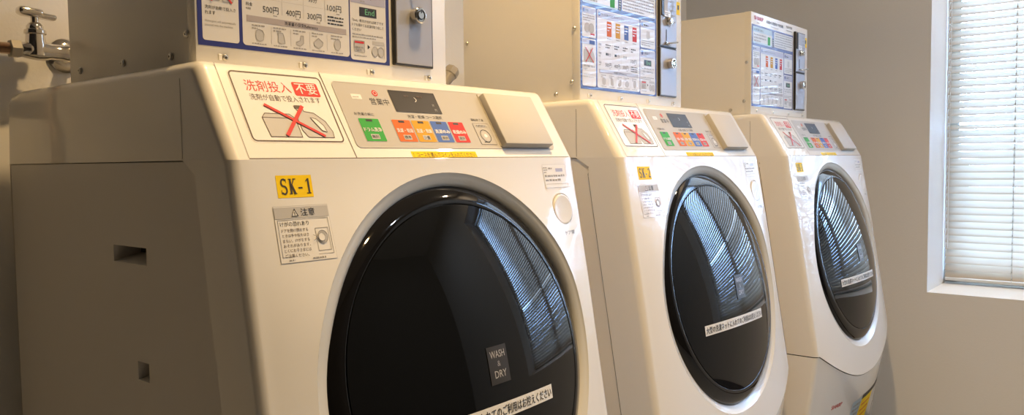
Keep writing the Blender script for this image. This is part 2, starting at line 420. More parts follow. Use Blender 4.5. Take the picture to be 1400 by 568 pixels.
    def button(x0, x1, m, a, bt):
        p = MB(); d = Decal(p, slope); w = x1 - x0
        d.rrect(x0, .0240, x1, .0580, .0015, 'lgrey', 3); d.rrect(x0 + .0006, .0246, x1 - .0006, .0574, .0012, m, 4)
        c0 = (x0 + x1) / 2; d.rect(c0 - .005, .0530, c0 + .005, .0562, 'dark', 5)
        d.text(a, x0 + .0025, .0380, .0062, 'film', w=w - .005, l=6, bold=.0003)
        d.rrect(c0 - .0065, .0275, c0 + .0065, .0345, .0005, 'lgrey', 5); d.text(bt, c0 - .0055, .0285, .0050, 'ink', w=.011, l=6)
        p.build('course_button', cp, smooth=0)
    button(.1890, .2220, 'green', 'ドラム洗浄', '無料'); button(.2425, .2748, 'orange', '洗濯・乾燥', '標準'); button(.2762, .3085, 'yellow', '洗濯・乾燥', '少量')
    button(.3100, .3422, 'blue', '洗濯のみ', '選択'); button(.3440, .3742, 'dred', '乾燥のみ', '選択')
    p = MB(); d = Decal(p, slope); d.rrect(.3940, .0215, .4275, .0572, .0015, 'brown', 3); d.rrect(.3946, .0221, .4269, .0566, .0013, 'silver', 4); d.rect(.3975, .0505, .4235, .0548, 'lgrey', 5); d.text('洗濯物取出し', .3985, .0512, .0030, 'ink', w=.024, l=6)
    d.ring(.4105, .0360, .0100, .0010, 'ink', 5, 28); d.circle(.4105, .0360, .0072, 'lgrey', 5, 24); d.circle(.4105, .0360, .0030, 'paper', 6, 16); d.small(.402, .0250, .419, 1, .0035, 'ink', l=5, seed=6)
    p.build('unlock_button', cp, smooth=0)
    # detergent notice
    p = MB(); d = Decal(p, slope)
    u0, u1, v0, v1 = .0345, .1560, .0222, .1140; U = lambda a: u0 + (u1 - u0) * a; V = lambda a: v1 - (v1 - v0) * a
    d.rrect(u0 - .001, v0 - .001, u1 + .001, v1 + .001, .006, 'paper', 1); d.border(u0 + .001, v0 + .001, u1 - .001, v1 - .001, .005, .0017, 'brown', 2)
    d.text('洗剤投入', U(.125), V(.285), .0150, 'red', w=.0585, l=2); d.rrect(U(.640), V(.315), U(.930), V(.105), .0025, 'red', 2); d.text('不要', U(.665), V(.285), .0150, 'paper', w=.0290, l=3, bold=.0002)
    d.text('洗剤が自動で投入されます', U(.135), V(.415), .0085, 'brown', w=.0930, l=2)
    bx = [(.18, .66), (.22, .60), (.48, .60), (.53, .66), (.53, .93), (.20, .93)]; d.poly([(U(a), V(b_)) for a, b_ in bx], 'lgrey', 2); d.line([(U(a), V(b_)) for a, b_ in bx], .0008, 'brown', 3, True); d.line([(U(.18), V(.66)), (U(.53), V(.66))], .0007, 'brown', 3)
    bo = [(.57, .50), (.65, .50), (.655, .55), (.76, .57), (.86, .69), (.90, .84), (.89, .93), (.60, .93), (.56, .83), (.555, .66), (.59, .55)]; d.poly([(U(a), V(b_)) for a, b_ in bo], 'lgrey', 2); d.line([(U(a), V(b_)) for a, b_ in bo], .0008, 'brown', 3, True)
    hd = [(.70, .64), (.76, .66), (.82, .76), (.83, .85), (.78, .83), (.74, .74)]; d.poly([(U(a), V(b_)) for a, b_ in hd], 'paper', 4); d.line([(U(a), V(b_)) for a, b_ in hd], .0006, 'brown', 5, True); d.rect(U(.565), V(.51), U(.655), V(.465), 'brown', 4)
    d.line([(U(.245), V(.475)), (U(.790), V(.915))], .0034, 'red', 6); d.line([(U(.655), V(.475)), (U(.37), V(.915))], .0044, 'red', 7)
    o = p.build('detergent_notice', root, smooth=0); o['label'] = 'brown bordered notice with red cross over a detergent box and bottle'
    # lid
    p = MB(); ang = atan2(SY, SZ); R = Matrix.Rotation(-ang, 3, 'X')
    cc = Vector(slope((.4345 + .5470) / 2, (.0170 + .1045) / 2, .0045)); hx = .0563; ht = .0437
    p.box(cc.x - hx, cc.x + hx, cc.y - .0075, cc.y + .0075, cc.z - ht, cc.z + ht, 'lid', .0022, 2, R)
    p.box(cc.x - hx - .0015, cc.x + hx + .0015, cc.y + .0035, cc.y + .0072, cc.z - ht - .0015, cc.z + ht + .0015, 'cap', .001, 1, R)
    p.build('panel_cover', root)
    p = MB(); d = Decal(p, slope); d.rect(.2531, .0008, .3740, .0105, 'tape', 1); d.text('！コースを選んでコインを入れてください', .2560, .0020, .0068, 'tapein', w=.1150, l=2); o = p.build('course_strip', root, smooth=0); o['label'] = 'yellow printed strip'
    # ---- stickers on the front face
    p = MB(); d = Decal(p, face, .0003); d.rect(.0500, -.0410, .0950, -.0170, 'tape', 1, 4, 2)
    serif(d, number, .0545, -.0372, .0166, .0375)
    o = p.build('number_sticker', root, smooth=0); o['label'] = 'yellow sticker reading ' + number
    p = MB(); d = Decal(p, lambda u, v, l=0: face(.0410 + (u - .0415) * .95, v + .0008 * (v < -.06), l), .0003); x0, x1, zt, zl = .0415, .1145, -.0495, -.1098
    d.rect(x0, zl, x1, zt, 'lgrey', 1, 8, 8); d.rect(x0 + .0006, zl + .0006, x1 - .0006, zt - .0006, 'paper', 2, 8, 8)
    d.rect(x0 + .001, zt - .0140, x1 - .001, zt - .0012, 'lgrey', 3, 8, 2); d.poly([(.0640, -.0612), (.0720, -.0612), (.0680, -.0528)], 'paper', 4); d.line([(.0640, -.0612), (.0720, -.0612), (.0680, -.0528)], .0007, 'ink', 5, True); d.rect(.0676, -.0602, .0684, -.0560, 'ink', 5)
    d.text('注意', .0760, -.0612, .0088, 'ink', w=.0190, l=4)
    d.line([(x0 + .0035, zt - .0155), (x1 - .0035, zt - .0155), (x1 - .0035, zl + .0065), (x0 + .0035, zl + .0065)], .0006, 'grey', 3, True)
    d.text('けがの恐れあり', .0475, -.0715, .0050, 'ink', w=.0370, l=3)
    for k, s in enumerate(('ドアを開け閉めする', 'ときは手や指をはさ', 'まない。けがをする', 'おそれがあります。', 'とくにお子さまには', 'ご注意ください。')): d.text(s, .0480, -.0778 - .0052 * k, .0036, 'brown', w=.0340 if k < 5 else .030, l=3)
    d.line([(.0915, -.0755), (.1085, -.0755), (.1085, -.0995), (.0915, -.0995)], .0006, 'grey', 3, True); d.circle(.0995, -.0850, .0068, 'lgrey', 4); d.ring(.0995, -.0850, .0068, .0006, 'grey', 5); d.circle(.0980, -.0850, .0045, 'paper', 6); d.ring(.0980, -.0850, .0045, .0005, 'grey', 7)
    d.line([(.0860, -.0820), (.0925, -.0850), (.0860, -.0885)], .0006, 'grey', 8); d.small(.052, -.1075, .064, 1, .0035, 'grey', l=3, seed=9); d.small(.082, -.1075, .110, 1, .0035, 'grey', l=3, seed=10)
    o = p.build('caution_sticker', root, smooth=0); o['label'] = 'caution sticker with grey heading and door drawing'
    p = MB(); d = Decal(p, face, .0003); d.rect(.5140, -.0455, .5720, -.0105, 'paper', 1, 3, 2); d.line([(.5140, -.0455), (.5720, -.0455), (.5720, -.0105), (.5140, -.0105)], .0004, 'lgrey', 2, True)
    d.small(.516, -.016, .525, 3, .0035, 'grey', l=2, seed=11); d.small(.528, -.0175, .545, 1, .005, 'grey', l=2, seed=12); d.rect(.546, -.0215, .564, -.0165, 'lav', 2); d.small(.517, -.029, .567, 2, .0065, 'grey', l=2, seed=13); d.line([(.517, -.040), (.569, -.040)], .0004, 'grey', 2)
    o = p.build('information_sticker', root, smooth=0)
    p = MB(); q = Vector(face(.5465, -.0790)); nn = Vector((0, -1, .158)).normalized()
    p.lathe([(.0256, -.004), (.0256, .0004), (.0247, .0006), (.0241, -.0012), (.0236, -.0012)], q, nn, 'lgrey', 40)
    p.lathe([(.0236, -.004), (.0236, .0008), (.0228, .0020), (.0212, .0024), (.0195, .0022), (.0001, .0021)], q, nn, 'shell', 40)
    o = p.build('door_release_button', root)
    p = MB(); d = Decal(p, face, .0003); d.text('ドア開', .5420, -.1175, .0058, 'ink', w=.0260, l=1); p.build('button_caption', root, smooth=0)
    return root

def serif(d, t, u, v, h, w):
    """condensed serif letters"""
    n = len(t); cw = w / (n - .35); tk = h * .14; th = h * .065; x = u
    for ch in t:
        a = cw * .86
        if ch == 'S':
            pts = []
            for k in range(15): q = radians(35 + 235 * k / 14); pts.append((x + a * .47 + a * .34 * cos(q), v + h * .745 + h * .225 * sin(q)))
            for k in range(1, 15): q = radians(90 - 235 * k / 14); pts.append((x + a * .47 + a * .37 * cos(q), v + h * .27 + h * .25 * sin(q)))
            d.line(pts, tk * .8, 'tapein', 2); d.rect(x + a * .78, v + h * .72, x + a * .84, v + h * .99, 'tapein', 2); d.rect(x + a * .08, v + h * .02, x + a * .14, v + h * .29, 'tapein', 2)
        elif ch == 'K':
            d.rect(x + a * .14, v, x + a * .14 + tk, v + h, 'tapein', 2)
            for vv in (v, v + h - th): d.rect(x, vv, x + a * .42, vv + th, 'tapein', 2); d.rect(x + a * .62, vv, x + a * 1.06, vv + th, 'tapein', 2)
            d.line([(x + a * .84, v + h), (x + a * .27, v + h * .42)], th * 1.2, 'tapein', 2); d.line([(x + a * .40, v + h * .60), (x + a * .84, v)], tk, 'tapein', 3)
        elif ch == '-': d.rect(x + a * .18, v + h * .34, x + a * .78, v + h * .34 + tk * .75, 'tapein', 2)
        elif ch == '1':
            d.rect(x + a * .40, v, x + a * .40 + tk, v + h, 'tapein', 2); d.rect(x + a * .16, v, x + a * .80, v + th, 'tapein', 2); d.line([(x + a * .14, v + h * .80), (x + a * .46, v + h * .97)], th, 'tapein', 3)
        elif ch in '23':
            pts = []
            if ch == '2':
                for k in range(12): q = radians(165 - 195 * k / 11); pts.append((x + a * .44 + a * .30 * cos(q), v + h * .72 + h * .25 * sin(q)))
                pts += [(x + a * .18, v + h * .08)]; d.line(pts, tk * .8, 'tapein', 2); d.rect(x + a * .10, v, x + a * .78, v + tk * .9, 'tapein', 3)
            else:
                for k in range(12): q = radians(155 - 235 * k / 11); pts.append((x + a * .42 + a * .27 * cos(q), v + h * .75 + h * .22 * sin(q)))
                for k in range(12): q = radians(80 - 235 * k / 11); pts.append((x + a * .42 + a * .31 * cos(q), v + h * .27 + h * .25 * sin(q)))
                d.line(pts, tk * .8, 'tapein', 2)
        x += cw

# ------------------------------------------------------------------ coin box
BX0, BX1, BY, BZ0, BZ1 = .0254, .4190, .1030, .1074, .3648
def build_coin_box(idx, loc, rz, label, yb):
    root = thing('coin_box', label, 'coin box', loc, rz, 'coin boxes on top of the washing machines')
    root.location.z = loc[2]
    b = MB(); b.box(BX0, BX1, BY, yb, BZ0, BZ1, 'boxp', .0022, 3); b.box(BX0 - .0007, BX1 + .0007, BY - .0007, BY + .016, BZ0 + .001, BZ1 + .0007, 'boxp', .0014, 2)
    case = b.build('case', root)
    for k, (y, z) in enumerate(((.399, .1235), (.276, .1225), (.157, .1200), (.120, .1415), (.114, .2390), (.3835, .2390))):
        s = MB(); s.lathe([(.0045, 0), (.0045, .0012), (.0034, .0026), (.0014, .0030), (.0012, .0018), (.0001, .0018)], (BX0 - .0004, y, z), (-1, 0, 0), 'screw', 14); s.build('side_screw', case)
    for x in (.0597, .1682, .2763, .3838):
        s = MB(); s.lathe([(.0038, 0), (.0038, .0022), (.0028, .0034), (.0014, .0036), (.0012, .0020), (.0001, .0020)], (x, BY, .1170), (0, -1, 0), 'screw', 14); s.box(x - .0085, x - .0035, BY - .002, BY, .1130, .1205, 'boxp', .0007, 1); s.build('front_screw', case)
    Y = BY - .0010
    mp = lambda u, v, l: (u, Y - l, v)
    p = MB(); d = Decal(p, mp)
    d.rect(.0275, .1285, .3085, .3350, 'frameb', 1)
    cell = lambda u0, v0, u1, v1, m='film', l=2, r=.004: d.rrect(u0, v0, u1, v1, r, m, l)
    # upper row
    cell(.0340, .2880, .1570, .3305, 'cyan'); d.rect(.0340, .2920, .1570, .3170, 'film', 3); d.text('お洗濯の前に', .042, .3200, .0060, 'ink', w=.060, l=4); d.small(.040, .3090, .118, 3, .0078, 'grey', l=4, seed=21); d.rect(.1280, .2910, .1450, .3120, 'green', 4)
    d.rect(.1595, .2885, .1690, .3100, 'black', 2); d.small(.1610, .3060, .1680, 4, .005, 'lgrey', l=3, seed=22)
    cell(.1715, .2900, .3045, .3305); d.small(.176, .3245, .298, 6, .0062, 'grey', l=3, seed=23)
    # left column
    cell(.0330, .2250, .0785, .2815, r=.0025); d.rect(.0340, .2690, .0775, .2795, 'lav', 3); d.circle(.0385, .2742, .0034, 'frameb', 4); d.text('準備', .0440, .2720, .0046, 'ink', l=4)
    d.small(.036, .2640, .075, 3, .0045, 'grey', l=3, seed=24); d.circle(.0490, .2425, .0085, 'lgrey', 3); d.circle(.0630, .2425, .0085, 'lgrey', 4); d.ring(.0490, .2425, .0085, .0007, 'grey', 5); d.ring(.0630, .2425, .0085, .0007, 'grey', 5); d.rect(.0600, .2300, .0740, .2330, 'red', 3)
    cell(.0330, .1345, .0785, .2225, r=.0035); d.rect(.0340, .2120, .0775, .2205, 'lav', 3); d.rect(.0560, .2130, .0740, .2195, 'blue', 4)
    bx = [(.0385, .2010), (.0530, .2000), (.0550, .1960), (.0545, .1805), (.0395, .1805), (.0380, .1960)]; d.poly(bx, 'lgrey', 3); d.line(bx, .0007, 'grey', 4, True)
    bo = [(.0590, .2020), (.0640, .2030), (.0700, .1960), (.0730, .1880), (.0710, .1800), (.0590, .1795), (.0565, .1870), (.0580, .1960)]; d.poly(bo, 'lgrey', 3); d.line(bo, .0007, 'grey', 4, True)
    d.line([(.0430, .2060), (.0700, .1790)], .0022, 'red', 5); d.line([(.0670, .2060), (.0440, .1790)], .0022, 'red', 6)
    d.text('洗剤が自動で投入さ', .0365, .1695, .0042, 'ink', w=.038, l=3); d.text('れます', .0365, .1635, .0042, 'ink', w=.0125, l=3)
    d.text('Detergent will automatically', .0365, .1545, .0030, 'grey', w=.0380, l=3); d.text('poured into the machine', .0365, .1500, .0030, 'grey', w=.0340, l=3)
    # middle
    cell(.0830, .1340, .2390, .2815, r=.0045); d.rect(.0845, .2660, .2375, .2795, 'lav', 3); d.circle(.0905, .2728, .0038, 'frameb', 4); d.text('コースを選んでコインを入れてください', .0975, .2708, .0045, 'ink', w=.082, l=4)
    for k, m in enumerate(('orange', 'yellow', 'blue', 'dred')):
        u = .1165 + .0315 * k; d.rect(u, .2335, u + .0165, .2620, m, 3); d.small(u + .002, .2550, u + .0145, 3, .0055, 'film', l=4, seed=30 + k); d.small(u + .001, .2285, u + .0150, 1, .004, 'grey', l=3, seed=35 + k, ragged=False)
    for u in (.1370, .1680, .2005): d.line([(u, .1745), (u, .2600)], .0005, 'lgrey', 3)
    for k in range(3):
        v = .2180 - .0165 * k; d.text(('容量', '時間', '料金')[k], .0880, (v - .004) if k < 2 else .1800, .0042, 'ink', l=3); d.small(.0880, (v - .0085) if k < 2 else .1765, .0990, 1, .0035, 'grey', l=3, seed=40 + k)
    for k in range(4):
        u = .1115 + .0312 * k; d.small(u, .2160, u + .018, 2, .0050, 'ink', l=3, seed=50 + k)
        d.text('35分' if k == 2 else '分', u + (.013 if k < 2 else .002), .1960, .0062, 'ink', l=3) if k < 3 else None
        if k < 2: d.small(u + .001, .1970, u + .0115, 1, .008, 'ink', l=3, seed=60 + k, h=.6, ragged=False)
        for q in range(14): d.rect(u - .004 + q * .002, .1905, u - .0031 + q * .002, .1909, 'grey', 3)
    for (t, u, m) in (('500円', .1105, .0215), ('400円', .1425, .0210), ('300円', .1735, .0215), ('100円', .2045, .0220)): d.text(t, u, .1745 if u < .2 else .1890, .0084, 'ink', w=m, l=3); d.small(u + .014, .1718 if u < .2 else .1862, u + .021, 1, .0028, 'grey', l=3, seed=70)
    d.small(.2045, .1810, .2300, 3, .0042, 'ink', l=3, seed=71, ragged=False)
    d.rect(.0885, .1620, .2340, .1690, 'bar', 3); d.text('洗濯量の目安', .1400, .1634, .0044, 'ink', l=4); d.text('Reference', .1690, .1634, .0038, 'ink', l=4, maxw=.02)
    for u in (.1213, .1485, .1765, .2030): d.line([(u, .1385), (u, .1590)], .0006, 'lgrey', 3)
    for k, u in enumerate((.1050, .1340, .1620, .1895, .2190)):
        d.small(u - .010, .1575, u + .008, 2, .0034, 'grey', l=3, seed=80 + k); d.small(u - .010, .1365, u + .009, 1, .003, 'grey', l=3, seed=90 + k, ragged=False)
        sh = ([(-.005, .146), (-.0045, .152), (-.001, .154), (.004, .153), (.006, .149), (.005, .142), (.0, .140), (-.004, .142)], [(-.004, .153), (.003, .153), (.005, .148), (.006, .141), (.001, .140), (-.004, .142), (-.003, .148)], [(-.006, .144), (0, .147), (.001, .153), (.005, .153), (.005, .144), (0, .140), (-.005, .141)], [(-.007, .147), (0, .153), (.007, .148), (.006, .144), (0, .140), (-.006, .143)], [(-.004, .152), (.001, .155), (.005, .152), (.005, .145), (.001, .140), (-.003, .142), (-.005, .147)])[k]
        sh = [(u + a, b_) for a, b_ in sh]; d.poly(sh, 'lgrey', 3); d.line(sh, .0006, 'grey', 4, True)
    # right column
    cell(.2430, .2260, .3025, .2815, r=.0035); d.rect(.2440, .2665, .3015, .2795, 'lav', 3); d.circle(.2490, .2730, .0038, 'frameb', 4); d.small(.256, .2710, .295, 1, .006, 'ink', l=4, seed=100); d.poly([(.267, .261), (.280, .261), (.281, .248), (.277, .244), (.270, .244), (.266, .248)], 'lgrey', 3); d.small(.247, .2395, .298, 3, .0045, 'grey', l=3, seed=101)
    cell(.2410, .1315, .3025, .2225, r=.0045); d.rect(.2420, .2060, .3015, .2205, 'lav', 3); d.circle(.2490, .2150, .0042, 'frameb', 4); d.text('運転終了', .2580, .2125, .0050, 'ink', l=4); d.small(.258, .2085, .275, 1, .0035, 'grey', l=4, seed=102)
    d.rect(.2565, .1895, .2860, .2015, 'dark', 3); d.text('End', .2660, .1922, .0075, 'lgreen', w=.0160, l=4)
    d.text('「End」表示が出れば終了です', .2440, .1815, .0040, 'ink', w=.0540, l=3); d.text('ドアを開けてお洗濯を取り出して', .2440, .1755, .0040, 'ink', w=.0540, l=3); d.text('ください', .2440, .1695, .0040, 'ink', w=.0150, l=3); d.small(.244, .1645, .297, 2, .0036, 'grey', l=3, seed=103)
    d.rrect(.2465, .1420, .2640, .1570, .001, 'lgrey', 3); d.rect(.2475, .1535, .2630, .1562, 'red', 4); d.border(.2465, .1420, .2640, .1570, .001, .0006, 'grey', 5); d.small(.2485, .148, .2620, 2, .0035, 'grey', l=5, seed=104)
    d.poly([(.2695, .1530), (.2735, .1500), (.2695, .1470)], 'ink', 3)
    d.rect(.2775, .1540, .2985, .1590, 'lgrey', 3); d.line([(.2985, .157), (.2985, .1370)], .0007, 'grey', 3)
    for u in (.2820, .2925): d.circle(u, .1450, .0052, 'lgrey', 4, ry=.0065); d.ring(u, .1450, .0052, .0007, 'grey', 5, ry=.0065)
    d.small(.2465, .1365, .2740, 1, .0032, 'grey', l=3, seed=105)
    ps = p.build('instruction_poster', root, smooth=0); ps['label'] = 'blue framed instruction poster with coloured course tiles and prices'
    p = MB(); d = Decal(p, mp); d.text('SHARP', .0440, .3475, .0100, 'red', w=.0560, l=1, bold=.0006); d.text('全自動', .0580, .3395, .0042, 'grey', w=.014, l=1); p.build('maker_mark', root, smooth=0); p = MB(); d = Decal(p, mp)
    d.text('洗濯から乾燥まで全自動', .1200, .3470, .0085, 'ink', w=.1150, l=1, bold=.0002); d.small(.150, .3405, .225, 1, .004, 'grey', l=1, seed=106); p.build('title_lettering', root, smooth=0); p = MB(); d = Decal(p, mp); d.text('洗濯', .2560, .3505, .0075, 'ink', w=.020, l=1); d.text('乾燥', .2800, .3505, .0075, 'ink', w=.020, l=1); d.small(.256, .3430, .300, 1, .006, 'grey', l=1, seed=107, ragged=False)
    p.build('mode_lettering', root, smooth=0)
    # coin plates
    def plate(z0, z1, name, x0=.3140, x1=.3885):
        p = MB(); p.box(x0, x1, Y - .0050, Y + .001, z0, z1, 'black', .001, 1); p.box(x0 + .0026, x1 - .0030, Y - .0062, Y - .002, z0 + .0030, z1 - .0026, 'steelplate', .0006, 1)
        return p.build(name, root)
    up = plate(.2350, .3480, 'coin_slot_plate'); lo = plate(.1300, .2345, 'lock_plate')
    q = MB(); yy = Y - .0062
    q.lathe([(.0108, 0), (.0112, .004), (.0112, .0105), (.0100, .0118), (.0080, .0120), (.0076, .0108), (.0052, .0108), (.0050, .0122), (.0001, .0122)], (.3530, yy, .2010), (0, -1, 0), 'chrome', 28)
    q.lathe([(.0066, .0109), (.0066, .0113), (.0054, .0113)], (.3530, yy, .2010), (0, -1, 0), 'ink', 20); q.box(.3523, .3537, yy - .0126, yy - .0118, .2035, .2075, 'ink')
    q.build('cylinder_lock', lo)
    q = MB(); q.lathe([(.0085, 0), (.0085, .004), (.0070, .0055), (.0066, .0095), (.0056, .0105), (.0001, .0105)], (.3460, yy, .2900), (0, -1, 0), 'chrome', 24); q.build('return_knob', up)
    q = MB(); q.box(.3395, .3415, yy - .0008, yy, .2480, .2720, 'ink'); q.build('coin_slot', up)
    q = MB(); q.box(.3330, .3560, yy - .0045, yy, .2410, .2455, 'chrome', .001, 1); q.tube([(.344, yy - .004, .243), (.352, yy - .012, .2435), (.366, yy - .014, .246)], .0018, 'chrome', 8); q.build('return_lever', up)
    q = MB(); q.box(.3175, .3450, yy - .0012, yy, .3060, .3440, 'silver', .0005, 1); q.box(.3175, .3270, yy - .0030, yy, .3000, .3440, 'black', .0006, 1)
    d = Decal(q, lambda u, v, l: (u, yy - .0014 - l, v)); d.rect(.3300, .2990, .3560, .3110, 'paper', 2); d.small(.332, .3065, .353, 2, .004, 'grey', l=3, seed=110); d.small(.360, .333, .378, 5, .010, 'grey', l=1, seed=111, h=.3); d.small(.360, .290, .380, 2, .008, 'grey', l=1, seed=112, h=.3); q.build('coin_instructions', up, smooth=0)
    p = MB(); d = Decal(p, mp); d.rect(.3960, .3120, .4130, .3400, 'tape', 1); d.rect(.4010, .3230, .4080, .3330, 'tapein', 2); o = p.build('yellow_tag', root, smooth=0); o['label'] = 'small yellow sticker'
    return root

# ------------------------------------------------------------------ water taps on the back wall
def build_tap():
    r = thing('water_tap', 'chrome water tap with a lever handle on the wall behind the nearest machine', 'tap', (0, 0, 0), 0)
    y = .622; z = .1745
    b = MB(); b.lathe([(.0085, 0), (.0115, .004), (.0135, .014), (.0150, .024), (.0150, .034), (.0128, .042), (.0120, .060), (.0138, .063), (.0138, .070)], (.030, y, z), (1, 0, 0), 'chrome', 28)
    b.lathe([(.0160, -.008), (.0152, .006), (.0138, .016), (.0130, .024), (.0155, .0255), (.0155, .027), (.0150, .031), (.0120, .0325), (.0118, .037), (.0085, .0415), (.0058, .043), (.0055, .054)], (.0525, y, z), (0, 0, 1), 'chrome', 28)
    b.build('tap_body', r)
    b = MB(); b.tube([(.096, y, z), (.106, y, z), (.113, y + .004, z), (.117, y + .014, z + .002), (.117, y + .054, z + .003)], .0125, 'chrome', 20); b.lathe([(.028, 0), (.028, .003), (.022, .009), (.014, .012)], (.117, .678, z + .003), (0, -1, 0), 'chrome', 32); b.build('wall_elbow', r)
    b = MB(); R = Matrix.Rotation(radians(4), 3, 'Y')
    b.box(.031, .0830, y - .0085, y + .0085, z + .050, z + .059, 'chrome', .0040, 3, R); b.box(.0285, .064, y - .0105, y + .0105, z + .0515, z + .0645, 'chrome', .0055, 3, R); b.build('lever_handle', r)
    b = MB(); b.lathe([(.0112, 0), (.0140, .001), (.0140, .014), (.0112, .016)], (.0155, y, z), (1, 0, 0), 'cap', 6); b.build('hose_nut', r)
    b = MB(); pts = [(.018 - .004 * k, y, z) for k in range(10)] + [(-.022 - .05 * sin(pi / 2 * k / 12), y + .022 * k / 12, z - .05 * (1 - cos(pi / 2 * k / 12))) for k in range(1, 13)] + [(-.072, y + .022, z - .05 - .01 * k) for k in range(1, 30)]
    fine = []
    for p, q in zip(pts, pts[1:]):
        for k in range(4): fine.append(Vector(p).lerp(Vector(q), k / 4))
    n = len(fine); b.tube(fine, lambda t: .0078 + .0011 * (int(round(t * (n - 1))) % 2), 'brass', 12); b.build('ribbed_hose', r)
    r.location = (0, 0, ZS)
    r2 = thing('hose_connector', 'grey plastic hose connector poking up between the two nearest coin boxes', 'hose connector', (0, 0, ZS), 0)
    b = MB(); a = Vector((.045, 0, .055)).normalized()
    b.lathe([(.011, -.05), (.012, 0), (.0135, .012), (.0160, .030)], (.953, .628, .182), a, 'cap', 20); b.build('connector_body', r2)
    b = MB(); b.lathe([(.0160, .029), (.0190, .032), (.0190, .046), (.0165, .052), (.0120, .053), (.0110, .050), (.0001, .050)], (.953, .628, .182), a, 'cap', 8); b.build('cap', r2)
    b = MB(); b.tube([(.925, .622, .150), (.925, .640, .150), (.925, .676, .150)], .011, 'chrome', 16); b.lathe([(.026, 0), (.026, .003), (.013, .010)], (.925, .679, .150), (0, -1, 0), 'chrome', 28); b.build('wall_pipe', r2)

